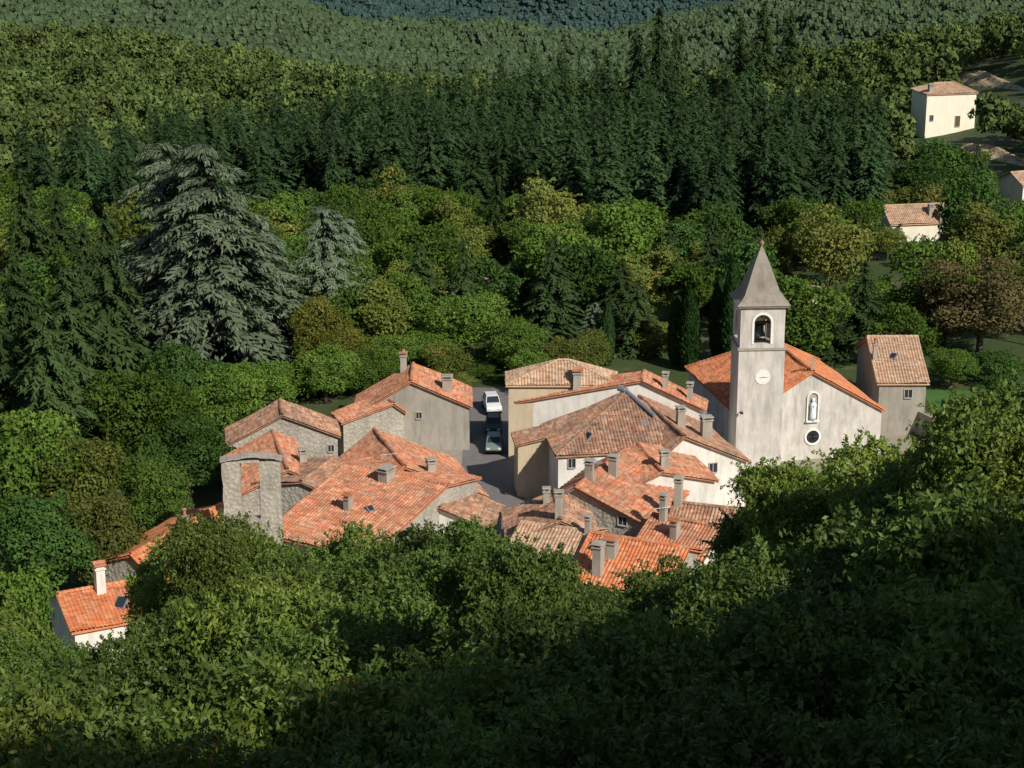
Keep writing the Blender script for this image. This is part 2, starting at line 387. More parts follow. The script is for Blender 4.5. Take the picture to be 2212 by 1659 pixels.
def wallpart(key,u,v,w,h,kind='window',shutter=None):
    p,n=hit(key,u,v)
    if p is None: print('window miss',key,u,v); return
    hs=HS[key]
    if n@ray(u,v)>0: n=-n
    rot=math.atan2(n[1],n[0])+math.pi/2
    o=obj(kind,None,hs['root'],loc=p-hs['org'],rot=rot)
    f=MB(); t=.07
    for sx in(-1,1): f.box((sx*(w/2+t/2),-.03,0),(t,.12,h+2*t))
    f.box((0,-.03,h/2+t/2),(w-.002,.12,t)); f.box((0,-.06,-h/2-t/2),(w-.002,.2,t))
    obj('frame',f.mesh('frame',[M['frame']]),o)
    g=MB(); g.box((0,-.012,0),(w,.02,h))
    g.box((0,-.035,0),(.05,.03,h-.01),1)
    obj('pane' if kind=='window' else 'panel',g.mesh('pane',[M['glass'] if kind=='window' else M['wood'],M['frame'] if kind=='window' else M['wood']]),o)
    if shutter:
        for sx in(-1,1):
            q=MB(); q.box((sx*(w*.75+t+.05),-.04,0),(w/2,.05,h))
            for k in range(6): q.box((sx*(w*.75+t+.05),-.075,-h/2+h*(k+.5)/6),(w/2-.1,.02,h/14))
            obj('shutter',q.mesh('shutter',[M[shutter]]),o)
def skylight(key,u,v,w=.7,h=.9):
    p,n=hit(key,u,v,'rb')
    if p is None: return
    hs=HS[key]; mb=MB(); mb.box((0,0,.06),(w+.16,h+.16,.14),0); mb.box((0,0,.14),(w,h,.03),1)
    o=obj('skylight',mb.mesh('skylight',[M['zinc'],M['glass']]),hs['roof'],loc=p-hs['org'])
    nn=n if n[2]>0 else -n
    o.rotation_euler=Vector(nn).to_track_quat('Z','Y').to_euler()
# ---- houses west of the street
gable('B1','tall grey rendered house with orange tile roof beside the street',(888,824),(893,784),6.8,(1020,878,4.3),(757,917,3.6),wmat='w_grey')
gable('B1b','low stone annexe with orange roof against the grey house',(850,872),(826,850),4.9,(897,908,3.8),(757,935,3.6),wmat='w_stone')
gable('L7','rubble stone house with weathered orange gable roof',(610,897),(605,862),6.8,(738,950,4.6),(488,968,4.3),wmat='w_stone',tmat='t_br')
gable('L6','small stone house with orange roof behind the bell wall',(622,1015),(587,930),6.5,(675,1030,5.5),(492,1015,4.6),wmat='w_stone')
gable('L5','old house with broad orange tile roof beside the street',(875,1008),(808,926),7.3,(1065,1083,4),(720,975,5.0),wmat='w_stone')
gable('L4','large old house with a huge low orange tile roof',(748,1000),(968,1048),7.0,(640,1170,4.4),(735,965,6.2),wmat='w_stone')
gable('L4b','old stone house with brownish roof joining the huge roof',(722,988),(650,1040),6.2,(610,1000,5.4),(700,1060,5.6),wmat='w_stone',tmat='t_br')
gable('L8','small house end with orange roof and pale wall',(950,1098),(985,1050),5.4,(1070,1128,4),(880,1150,4.3),wmat='w_white',tmat='t_br')
gable('L2','low stone outbuilding with a narrow orange roof',(282,1198),(478,1088),5,(372,1196,4.0),(300,1160,3.8),wmat='w_stone',tmat='t_new')
gable('L1','small white house with bright orange tile roof and tall chimney',(122,1283),(345,1243),5,(190,1360,3.5),wmat='w_white',tmat='t_new')
# ---- houses east of the street
gable('R1','tall ochre street house with pale tiled hip roof',(1205,778),(1230,778),9,(1210,832,7.2),hipA=4.8,hipB=4.5,wmat='w_ochre',tmat='t_tan')
gable('R2','wide whitewashed house with low gable and orange roof',(1385,822),(1392,800),8.1,(1527,882,5.5),(1105,884,5.5),wmat='w_white')
gable('R8','long off-white house with orange roof below the church',(1480,943),(1380,855),7,(1657,1027,4.2),(1380,990,4.4),wmat='w_white',tmat='t_br')
gable('R3','white house with weathered hip roof and zinc ridge',(1352,848),(1350,845),8.3,(1490,968,5.6),(1195,975,5.5),hipA=8,wmat='w_white',tmat='t_br')
gable('R3b','ochre street house with low brown tile roof',(1250,928),(1238,902),6.1,(1300,960,5.2),(1108,948,4.9),wmat='w_ochre',tmat='t_br')
gable('R4b','white village house with orange roof and chimneys',(1432,1020),(1378,958),6.2,(1562,1048,5.1),(1330,1000,5.2),wmat='w_white')
gable('R4','stone gabled house with faded orange roof',(1242,1052),(1350,970),6.5,(1402,1140,4.2),(1185,1075,4.6),wmat='w_stone')
gable('R5','small stone house with patched orange roof',(1212,1125),(1197,1057),6,(1290,1138,4.6),(1086,1127,4.2),wmat='w_stone',tmat='t_br')
gable('R6','low house with faded clay tile roof',(1125,1128),(1280,1148),5.4,(1235,1218,4.2),wmat='w_stone',tmat='t_tan')
gable('R10','long low house with brown ribbed tile roof',(1455,1084),(1650,1106),5.6,(1560,1132,4.8),wmat='w_white',tmat='t_br')
gable('R9','low house with dark orange ribbed tile roof',(1410,1110),(1562,1140),5.4,(1480,1205,3.9),wmat='w_white')
gable('R7','low stone house with bright orange ribbed tile roof',(1275,1150),(1490,1184),5.8,(1400,1285,3.7),wmat='w_stone',tmat='t_new')
gable('S','small grey house with pale tile roof by a stone wall',(1873,727),(1984,727),8,(1930,828,5.2),wmat='w_grey',tmat='t_tan')
# ---- church
gable('C','plain rendered village church with gabled front and orange roof',(1757,803),(1668,733),8.5,(1920,892,4.3),(1578,885,4.4),hipB=6,wmat='w_church',tmat='t_new',name='church',cat='church')
def hill_house(key,label,u,v,w,d,he,hr,rot,wmat,tmat,hip=0):
    p=PG(u,v); c,s=math.cos(rot),math.sin(rot); ax=np.array([c,s,0]); rt=np.array([s,-c,0]); z=p[2]+he
    a=p-ax*(w/2-hip); b=p+ax*(w/2-hip); a[2]=b[2]=p[2]+hr; r=a+rt*d/2; r[2]=z
    gable(key,label,a,b,0,r,None,hip,hip,wmat,tmat,world=True)
hill_house('H1','cream hillside house with pale tiled hip roof',2034,286,11,8,8.4,10,math.radians(12),'w_cream','t_tan',3.4)
hill_house('H2','small hillside house with orange roof among trees',1972,545,10,7,5,7,math.radians(10),'w_cream','t_tan')
hill_house('H3','pale hillside cottage with clay tile roof',2235,455,10,7,5,6.5,math.radians(20),'w_white','t_tan')
for a in [('B1',966,842,1.2,.9,0),('B1',872,800,1.6,.6,1),('L4',752,1098,.9,.6,1),('L4',835,1035,.8,1.1,0),('L5',932,1022,1,.7,0),('L6',655,1000,1,.6,0),
          ('R1',1247,826,1,.9,1),('R2',1437,838,1.3,.5,0),('R2',1490,862,1.4,.5,0),('R8',1470,920,1.6,.7,0),('R8',1525,945,1.8,.9,0),('R4b',1435,1008,1.2,.7,0),
          ('R4',1325,1025,1.5,.7,0),('R4',1273,1035,1.5,.65,0),('R4',1242,1078,1.3,.8,0),('R5',1207,1112,1.8,.6,0),('R5',1180,1085,1.,.5,0),('R10',1465,1085,2,.7,0),('R9',1433,1122,2,.6,0),
          ('R6',1270,1150,1.2,.5,0),('R7',1292,1235,2.2,.8,0),('R7',1320,1195,1.0,1.1,1),('R9',1458,1160,1.2,.7,1),('S',1889,775,1.6,.45,2),
          ('L1',217,1275,1.9,.8,1,'w_white'),('H1',2010,197,1.2,1,0),('H2',2035,475,1.8,1.2,0),('H2',2010,462,1.2,.8,0),('L2',400,1140,1,.5,2)]:
    chimney(*a)
for a in [('B1',905,897,.5,.6),('R3',1235,1000,.6,.8),('R3',1420,1000,.6,.8),('S',1962,850,.7,.8),('R4',1345,1125,.7,.7),
          ('R8',1540,1010,.7,.8),('R8',1530,1060,.7,1.),('L7',715,968,.5,.6)]:
    wallpart(*a)
wallpart('H1',2012,255,.7,1.1); wallpart('H1',2068,262,1.0,2.1,'door')
wallpart('H2',2035,508,.8,1.)
for v in (870,930,990): wallpart('R1',1094,v,.5,1.2,'window')
for a in [('L1',262,1303),('R3',1270,945,.6,.8),('S',1930,770,.5,.6),('L4',800,1100,.4,.5),('R10',1625,1118,.6,.7)]: skylight(*a)
# ---- church tower
def arch_pieces(mb,w,h,ow,sill,spring,th,tf,m=0,seg=8):
    r=ow/2; arc=[(-r*math.cos(math.pi/2*i/seg),spring+r*math.sin(math.pi/2*i/seg)) for i in range(seg+1)]
    left=[(-w/2,sill),(-r,sill)]+arc+[(0,h),(-w/2,h)]
    polys=[left,[(-x,z) for x,z in left][::-1],[(-w/2,0),(w/2,0),(w/2,sill),(-w/2,sill)]]
    for P in polys:
        n=len(P); v=[tf(x,0,z) for x,z in P]+[tf(x,th,z) for x,z in P]
        f=[tuple(range(n)),tuple(range(2*n-1,n-1,-1))]+[(i,i+n,(i+1)%n+n,(i+1)%n) for i in range(n)]
        mb.add(v,f,m)
def arch_frame(mb,ow,sill,spring,fw,y0,th,tf,m=0,seg=8):
    r=ow/2; inner=[(-r,sill)]+[(-r*math.cos(math.pi*i/(2*seg)),spring+r*math.sin(math.pi*i/(2*seg))) for i in range(2*seg+1)]+[(r,sill)]
    R=r+fw; outer=[(-R,sill)]+[(-R*math.cos(math.pi*i/(2*seg)),spring+R*math.sin(math.pi*i/(2*seg))) for i in range(2*seg+1)]+[(R,sill)]
    for i in range(len(inner)-1):
        a,b,c,d=inner[i],inner[i+1],outer[i+1],outer[i]; v=[tf(p[0],y0,p[1]) for p in(a,b,c,d)]+[tf(p[0],y0+th,p[1]) for p in(a,b,c,d)]
        mb.add(v,[(0,1,2,3),(7,6,5,4),(0,3,7,4),(3,2,6,7),(2,1,5,6),(1,0,4,5)],m)
TW=4.15; TX,TY=22.25,172.3; TR=math.radians(3)
tower=obj('bell_tower',None,loc=(TX,TY,0),rot=TR,label='tall square rendered bell tower with pointed spire and clock',category='bell tower')
mb=MB(); mb.box((0,0,5),(TW,TW,12.2)); mb.box((0,0,11.22),(TW+.24,TW+.24,.2),1)
obj('shaft',mb.mesh('shaft',[M['w_church'],M['w_conc']]),tower)
mb=MB(); z0=11.32; hb=3.75; tw2=TW-.16; th=.5
for k in range(4):
    c,s=round(math.cos(k*math.pi/2)),round(math.sin(k*math.pi/2)); wd=tw2 if k%2==0 else tw2-2*th-.004
    tf=lambda x,y,z,c=c,s=s:(x*c-(y-tw2/2)*s,x*s+(y-tw2/2)*c,z+z0)
    arch_pieces(mb,wd,hb,1.5,.35,2.3,th,tf)
obj('belfry',mb.mesh('belfry',[M['w_church']]),tower)
mb=MB()
for k in (0,3):
    c,s=round(math.cos(k*math.pi/2)),round(math.sin(k*math.pi/2))
    tf=lambda x,y,z,c=c,s=s:(x*c-(y-tw2/2)*s,x*s+(y-tw2/2)*c,z+z0)
    arch_frame(mb,1.5,.35,2.3,.2,-.04,.1,tf)
obj('arch_surround',mb.mesh('arch_surround',[M['paint']]),tower)
zt=z0+hb; mb=MB(); mb.box((0,0,zt+.09),(TW+.4,TW+.4,.18),0)
lev=[(TW/2+.34,zt+.18),(TW/2-.05,zt+.5),(1.62,zt+1.0),(1.2,zt+2.2),(.66,zt+3.7),(.07,zt+5.1)]
v=[];f=[]
for r,z in lev:
    v+=[(-r,-r,z),(r,-r,z),(r,r,z),(-r,r,z)]
for k in range(len(lev)-1):
    for i in range(4): f.append((k*4+i,k*4+(i+1)%4,k*4+4+(i+1)%4,k*4+4+i))
f+= [(3,2,1,0),(20,21,22,23)]; mb.add(v,f,1)
obj('spire',mb.mesh('spire',[M['w_conc'],M['spire']]),tower)
mb=MB(); mb.lathe((0,0,zt+5.0),[(.08,0),(.12,.1),(.06,.16),(.2,.3),(.22,.42),(.14,.56),(.03,.64)],12); mb.tube((0,0,zt+5.6),(0,0,zt+6.0),.02,.015,6)
obj('finial',mb.mesh('finial',[M['t_br']],smooth=True),tower)
mb=MB(); mb.lathe((0,-.3,z0+.7),[(.62,0),(.6,.08),(.46,.3),(.4,.7),(.32,.95),(.14,1.05)],18); mb.tube((0,-.3,z0+.55),(0,-.3,z0+1.2),.07,.04,8)
obj('bell',mb.mesh('bell',[M['bronze']],smooth=True),tower)
mb=MB(); mb.box((0,-.3,z0+1.92),(3.1,.16,.22)); mb.box((-.55,-.3,z0+1.0),(.08,.08,1.7)); mb.box((.55,-.3,z0+1.0),(.08,.08,1.7)); mb.box((0,-.3,z0+1.7),(1.2,.12,.14)); mb.box((0,-.3,z0+.3),(1.3,.1,.1))
obj('bell_frame',mb.mesh('bell_frame',[M['wood']]),tower)
ck=obj('clock',None,tower,loc=(.15,-TW/2,8.6)); mb=MB()
mb.tube((0,-.002,0),(0,-.05,0),.68,.68,32,0); obj('clock_face',mb.mesh('clock_face',[M['paint']]),ck)
mb=MB()
for k in range(12):
    t=k*math.pi/6; r=.56; L=.08 if k%3 else .14
    v=[]
    c,s=math.cos(t),math.sin(t)
    for yy in(-.051,-.06):
        for a,b in((-.014,r-L/2),(.014,r-L/2),(.014,r+L/2),(-.014,r+L/2)): v.append((a*c+b*s,yy,-a*s+b*c))
    mb.add(v,[(0,3,2,1),(4,5,6,7),(0,1,5,4),(1,2,6,5),(2,3,7,6),(3,0,4,7)])
obj('hour_marks',mb.mesh('hour_marks',[M['frame']]),ck)
for L,t,nm in((.3,math.radians(262),'hour_hand'),(.44,math.radians(88),'minute_hand')):
    mb=MB(); mb.tube((0,-.08,0),(L*math.sin(t),-.08,L*math.cos(t)),.022,.012,6); obj(nm,mb.mesh(nm,[M['black']]),ck)
mb=MB(); mb.tube((-1.75,-TW/2,5.4),(-1.75,-TW/2-.5,5.5),.03,.03,6); mb.box((-1.75,-TW/2-.6,5.45),(.25,.4,.14)); obj('floodlight',mb.mesh('floodlight',[M['black']]),tower)
FOOT.append((19,26,169,176))
hs=HS['C']; ch=hs['root']
def on_facade(u,v):
    p,n=hit('C',u,v)
    if n@ray(u,v)>0: n=-n
    return p,n
p,n=on_facade(1755,880); rotf=math.atan2(n[1],n[0])+math.pi/2
base=p.copy(); base[2]-=1.2
ni=obj('niche',None,ch,loc=base-hs['org'],rot=rotf)
mb=MB(); arch_frame(mb,.95,0,2.15,.11,-.16,.16,lambda x,y,z:(x,y,z)); mb.box((0,-.16,-.07),(1.25,.32,.14)); obj('niche_surround',mb.mesh('niche_surround',[M['paint']]),ni)
mb=MB(); r=.475; P=[(-r,0)]+[(-r*math.cos(math.pi*i/16),2.15+r*math.sin(math.pi*i/16)) for i in range(17)]+[(r,0)]
mb.add([(x,-.02,z) for x,z in P],[tuple(range(len(P)))]); obj('niche_back',mb.mesh('niche_back',[M['w_conc']]),ni)
sw=base+n*.2+np.array([0,0,.005])
st=MB(); st.lathe((0,0,0),[(.24,0),(.25,.12),(.27,.14),(.31,.4),(.29,.8),(.27,1.15),(.30,1.45),(.24,1.66),(.1,1.76),(.12,1.82),(.17,1.92),(.17,2.02),(.12,2.14),(.04,2.18)],14,0,1,.8)
st.tube((-.26,-.05,1.5),(-.02,-.28,1.45),.07,.05,7); st.tube((.26,-.05,1.5),(.02,-.28,1.45),.07,.05,7); st.tube((0,-.28,1.38),(0,-.25,1.6),.05,.03,6)
for k in range(7): x=-.24+.08*k; st.tube((x,-.2*math.cos(x*4),.1),(x*.7,-.2,1.2),.03,.02,5)
obj('robed_statue',st.mesh('robed_statue',[M['stat']],smooth=True),loc=sw,rot=rotf,label='pale blue robed statue with folded hands standing in niche',category='statue')
p,n=on_facade(1755,943); oc=obj('round_window',None,ch,loc=p-hs['org'],rot=rotf)
mb=MB(); N=28
for i in range(N):
    a0,a1=2*math.pi*i/N,2*math.pi*(i+1)/N; v=[]
    for y in(-.1,.0):
        for a,r in((a0,.62),(a1,.62),(a1,.80),(a0,.80)): v.append((r*math.cos(a),y,r*math.sin(a)))
    mb.add(v,[(0,1,2,3),(7,6,5,4),(1,0,4,5),(3,2,6,7)])
obj('frame',mb.mesh('frame',[M['paint']]),oc)
mb=MB(); mb.tube((0,-.01,0),(0,-.04,0),.64,.64,28)
obj('pane',mb.mesh('pane',[M['glass']]),oc)
mb=MB()
for k in range(6):
    t=k*math.pi/6; mb.tube((-.6*math.cos(t),-.06,-.6*math.sin(t)),(.6*math.cos(t),-.06,.6*math.sin(t)),.025,.025,5)
obj('tracery',mb.mesh('tracery',[M['black']]),oc)
e=hs['ea']-hs['org']; mb=MB(); zz=e[2]+.25
mb.box((e[0],e[1],zz+.2),(.3,.25,.45)); mb.box((e[0],e[1],zz+.75),(.13,.12,.8)); mb.box((e[0],e[1],zz+.85),(.55,.11,.13))
obj('stone_cross',mb.mesh('stone_cross',[M['w_conc']]),ch)
# ---- old bell wall: two rough piers, open gap, thin sloping stone top
bw=PY(549,1120,141.5); bwr=math.radians(6)
bell=obj('bell_wall',None,loc=(bw[0],bw[1],0),rot=bwr,label='old rubble stone bell wall with a tall open gap',category='bell wall')
mb=MB(); rb=np.random.default_rng(3)
def pier(x0,x1,z0_,z1,y0=-.45,y1=.4):
    n=max(2,int((z1-z0_)/.55)); v=[];f=[]
    for k in range(n+1):
        z=z0_+(z1-z0_)*k/n; j=rb.uniform(-.05,.05,8)
        v+=[(x0+j[0],y0+j[1],z),(x1+j[2],y0+j[3],z),(x1+j[4],y1+j[5],z),(x0+j[6],y1+j[7],z)]
    for k in range(n):
        for i in range(4): f.append((k*4+i,k*4+(i+1)%4,k*4+4+(i+1)%4,k*4+4+i))
    f+=[(3,2,1,0),(n*4,n*4+1,n*4+2,n*4+3)]; mb.add(v,f)
pier(-2.3,2.15,-1,6.1); pier(-2.25,-.88,6.05,10.78); pier(.52,2.1,6.05,10.68)
mb.box((-.18,-.02,10.72),(1.5,.75,.14))
obj('wall',mb.mesh('wall',[M['w_stone']]),bell)
mb=MB(); xs=np.linspace(-2.4,2.3,10)
for k in range(9):
    xa,xb=xs[k]+.01,xs[k+1]-.01; zf=lambda x:10.8+.36*(1-abs(x)/2.4)+.02*math.sin(k*2.1)
    y0,y1=-.58+.05*math.sin(k*3),.5+.04*math.cos(k*2)
    v=[(xa,y0,zf(xa)),(xb,y0,zf(xb)),(xb,y1,zf(xb)),(xa,y1,zf(xa))]; v+=[(a,b,c+.1) for a,b,c in v]
    mb.add(v,[(0,3,2,1),(4,5,6,7),(0,1,5,4),(1,2,6,5),(2,3,7,6),(3,0,4,7)])
obj('coping',mb.mesh('coping',[M['w_conc']]),bell)
FOOT.append((bw[0]-4,bw[0]+4,138,145))
hs=HS['R3']; mb=MB(); a=hs['a']-hs['org']+[0,0,.2]
q=a+np.array([2.3,-3.6,-1.15]); mb.tube(a+np.array([-.6,.5,.1]),a,.3,.3,8); mb.tube(a,q,.17,.17,8)
obj('zinc_ridge',mb.mesh('zinc_ridge',[M['zinc']]),hs['roof'])
def antenna(key,u,v,h):
    p,n=hit(key,u,v,'rb')
    if p is None: return
    mb=MB(); mb.tube((0,0,-.1),(0,0,h),.03,.02,6); mb.tube((-.7,0,h-.1),(.7,.2,h-.1),.018,.018,5)
    for k in range(7): x=-.65+k*.2; mb.tube((x,-.3+.1*abs(k-3)/3,h-.1),(x,.35,h-.1),.012,.012,4)
    obj('television_antenna',mb.mesh('television_antenna',[M['zinc']]),loc=p,rot=random.random()*3,label='thin metal television antenna standing on a tiled roof',category='antenna',group='antennas on the roofs')
for a in[('R3',1312,940,1.8),('R3',1395,945,1.5),('R4',1290,1050,2.2),('R5',1230,1110,2.),('R8',1520,925,1.6),('R9',1430,1135,1.5),('L5',840,1010,1.2)]: antenna(*a)
def wallrun(name,pts,h,t,mat,label):
    mb=MB()
    for k in range(len(pts)-1):
        a,b=np.array(pts[k]),np.array(pts[k+1]); d=b-a; L=np.linalg.norm(d); rot=math.atan2(d[1],d[0]); c=(a+b)/2
        hh=h[k]; mb.box((c[0],c[1],hh/2-.5),(L+.02*k,t+.004*k,hh+1),0,rot); mb.box((c[0],c[1],hh+.06),(L+.04,t+.12+.004*k,.12),1,rot)
    o=pts[0]; obj(name,mb.mesh(name,[M[mat],M['w_conc']],(o[0],o[1],0)),loc=(o[0],o[1],0),label=label,category='wall')
wallrun('stone_wall',[(37.2,186),(38.5,181),(40.5,176.5),(43,173.5)],[2.2,2.2,1.9,1.6],.5,'w_stone','curved rubble stone garden wall beside the lawn')
def bank(p0,p1,h,d):
    a=PG(*p0);b=PG(*p1); n=60; rows=10; V=[];Q=[]
    for i in range(n+1):
        t=i/n; x=a[0]+(b[0]-a[0])*t; y=a[1]+(b[1]-a[1])*t; e=min(1,3*t,3*(1-t))
        for r in range(rows+1):
            s=r/rows; yy=y+d*s*(.4+.6*e); z=float(hgt(x,yy))+h*e*(sst(0,.55,s)-sst(.8,1,s)*.5)*(.85+.15*math.sin(i*.3+r*.5))+.12*math.sin(i*1.1+r*2.)*e
            if r==0 or r==rows: z-=.5
            V.append((x,yy,z+(.1 if 0<i<n else -.4)))
    for i in range(n):
        for r in range(rows): q=i*(rows+1)+r; Q.append((q,q+rows+1,q+rows+2,q+1))
    obj('earth_bank',npmesh('earth_bank',V,Q,[M['earth']],smooth=True),kind='structure')
bank((1640,672),(1860,668),2.2,6); bank((925,640),(1150,645),1.3,6); bank((2075,185),(2230,200),1.5,24); bank((2075,335),(2250,370),1.4,16)
def roadstrip(p0,p1,w):
    a=PG(*p0);b=PG(*p1); n=40; V=[];Q=[]
    for i in range(n+1):
        t=i/n; x=a[0]+(b[0]-a[0])*t; y=a[1]+(b[1]-a[1])*t
        for s in(0,w/2,w): V.append((x,y-s,float(max(hgt(x,y),hgt(x,y-w)))+.12))
    for i in range(n):
        for r in range(2): q=i*3+r; Q.append((q+1,q+4,q+3,q))
    obj('road',npmesh('road',V,Q,[M['asph']]),kind='structure')
roadstrip((1640,676),(1880,682),4)
# ---------------------------------------------------------------- cars
def car(x,y,rot,paint,label,van=False):
    root=obj('parked_car',None,loc=(x,y,.012),rot=rot,label=label,category='car',group='cars parked along the street')
    L=1.9; hw=.76
    P=[(-L,.35),(-L,.62),(-L+.06,.82),(-1.0,.95),(1.35,.98),(1.8,.92),(L,.7),(L,.35)] if not van else [(-L,.35),(-L,.7),(-L+.1,.95),(-1.2,1.1),(1.5,1.15),(1.85,1.1),(L,.8),(L,.35)]
    mb=MB()
    def loft(Pr,ws,m):
        v=[]
        for sgn in(-1,1):
            for (px,pz),w in zip(Pr,ws): v.append((px,sgn*w,pz))
        k=len(Pr); f=[tuple(range(k)),tuple(range(2*k-1,k-1,-1))]+[(i,i+k,(i+1)%k+k,(i+1)%k) for i in range(k)]; mb.add(v,f,m)
    loft(P,[hw*.93,hw,hw*.98,hw*.93,hw*.93,hw*.95,hw*.97,hw*.95],0)
    rz=1.38 if not van else 1.65; g0=.93 if not van else 1.09
    mb.box((.25,0,rz+.0),(1.55,1.18,.05),0,tap=.93)
    for sx,sy,ex in((-.92,1,-.5),(-.92,-1,-.5),(1.35,1,.98),(1.35,-1,.98)): mb.tube((sx,sy*.68,g0),(ex,sy*.58,rz),.045,.04,5,0)
    for sy in(-1,1): mb.tube((.25,sy*.69,g0),(.25,sy*.58,rz),.035,.035,5,0)
    mb.box((-L-.02,0,.42),(.12,1.45,.16),1); mb.box((L+.02,0,.42),(.12,1.45,.16),1)
    o=obj('body',mb.mesh('body',[paint,M['black']]),root)
    mb=MB(); v=[]
    for px,w,pz in((-.95,.67,g0),(1.38,.67,g0),(1.0,.565,rz-.03),(-.5,.565,rz-.03)):
        v+=[(px,-w,pz),(px,w,pz)]
    mb.add(v,[(0,1,3,2),(2,3,5,4),(4,5,7,6),(6,7,1,0),(0,2,4,6),(7,5,3,1)]); obj('window',mb.mesh('window',[M['glass']]),root)
    for sx in(-1.2,1.2):
        for sy in(-1,1):
            w=obj('wheel',None,root,loc=(sx,sy*.69,.31)); mb=MB(); mb.tube((0,-.1,0),(0,.1,0),.31,.31,18); obj('tyre',mb.mesh('tyre',[M['rubber']]),w)
            mb=MB(); mb.tube((0,-.112,0),(0,.112,0),.18,.18,12); obj('rim',mb.mesh('rim',[M['zinc']]),w)
    for sy in(-1,1):
        mb=MB(); mb.box((-L-.0,sy*.52,.66),(.06,.3,.16)); obj('headlight',mb.mesh('headlight',[M['lamp']]),root)
        mb=MB(); mb.box((L+.0,sy*.56,.68),(.06,.22,.18)); obj('tail_light',mb.mesh('tail_light',[M['red']]),root)
for (u,v),mt,lb,van,r in [((1067,957),M['carg'],'grey green hatchback parked beside the tall house',False,math.pi/2),((1066,916),M['card'],'dark green car parked behind the grey green one',False,math.pi/2),((1062,874),M['carw'],'white van parked at the top of the street',True,math.pi*.55)]:
    p=PZ(u,v,.6); car(p[0],p[1],r,mt,lb,van)
# ---------------------------------------------------------------- trees
def unit(a): return a/(np.linalg.norm(a,axis=-1,keepdims=True)+1e-9)
def cards(C,Nn,D,L,W):
    D=unit(D); Sd=unit(np.cross(Nn,D)); L=L[:,None];W=W[:,None]
    return np.stack([C-D*L/2,C+Sd*W/2-D*L*.05,C+D*L/2,C-Sd*W/2-D*L*.05],1)
def dec_crown(r,R,Hc,zc,nl,nleaf,LL,WW,droop,sprigs=0,flat=.8,jit=.55,lmin=.2,lmax=.4,sl=1.):
    d=unit(r.normal(size=(nl,3))); rad=r.uniform(.3,.82,nl)[:,None]
    c=d*rad*np.array([R,R,Hc/2]); c[:,2]=np.where(c[:,2]<-Hc*.36,c[:,2]*.6,c[:,2])
    lr=R*r.uniform(lmin,lmax,nl); w=lr**2; w/=w.sum()
    idx=r.choice(nl,nleaf*2,p=w); dd=r.normal(size=(nleaf*2,3)); dd[:,2]+=.35; dd=unit(dd)
    pos=c[idx]+dd*(lr[idx]*r.uniform(.75,1.15,nleaf*2))[:,None]*np.array([1,1,flat])
    keep=np.ones(len(pos),bool)
    for k in range(nl):
        m=(((pos-c[k])/np.array([1,1,flat]))**2).sum(1)<(lr[k]*.72)**2; keep&=~(m&(idx!=k))
    ii=np.where(keep)[0][:nleaf]; pos=pos[ii];dd=dd[ii]; n=len(ii)
    Nn=unit(dd+jit*r.normal(size=(n,3))); D=np.cross(Nn,unit(r.normal(size=(n,3))))+np.array([0,0,-droop])
    sz=r.uniform(.6,1.4,n); cs=cards(pos,Nn,D,LL*sz,WW*sz)
    lobe=r.random(nl)[idx[ii]]; lf=np.clip(.55*lobe+.45*r.random(n),0,1)
    if sprigs:
        b=r.integers(0,n,sprigs); P=[];Dn=[];A=[]
        for k in b:
            q=pos[k]; g=unit(dd[k]+np.array([0,0,.4])+.5*r.normal(size=3)); ln=r.uniform(.4,1.3)*sl; m=max(3,int(ln*14))
            t=np.linspace(.05,1,m); pp=q+g*ln*t[:,None]+np.array([0,0,-.35])*(t**2)[:,None]*ln
            P.append(pp+.08*r.normal(size=(m,3))); Dn.append(g*.5+r.normal(size=(m,3))*.9+np.array([0,0,-droop])); A.append(np.full(m,r.random()))
        P=np.concatenate(P);Dn=np.concatenate(Dn);A=np.concatenate(A)
        cs=np.concatenate([cs,cards(P,unit(r.normal(size=P.shape)+np.array([0,0,.8])),Dn,np.full(len(P),LL),np.full(len(P),WW))]); lf=np.concatenate([lf,np.clip(A*.5+.5*r.random(len(P)),0,1)])
    cs[...,2]+=zc; c=c.copy(); c[:,2]+=zc
    return cs,lf,c
def dec_trunk(r,Ht,c,r0,n=7):
    mb=MB(); top=np.array([.2*r.normal(),.2*r.normal(),Ht*.5]); pts=[np.array([0,0,-.8]),np.array([.08*r.normal(),.08*r.normal(),Ht*.22]),top]
    mb.tube(pts[0],pts[1],r0,r0*.75,n); mb.tube(pts[1],pts[2],r0*.75,r0*.45,n)
    for k in r.choice(len(c),min(len(c),12),replace=False):
        s=pts[1]+(top-pts[1])*r.uniform(.1,1); mid=(s+c[k])/2+np.array([0,0,.3]); mb.tube(s,mid,r0*.35,r0*.2,5); mb.tube(mid,c[k],r0*.2,r0*.06,5)
    return mb
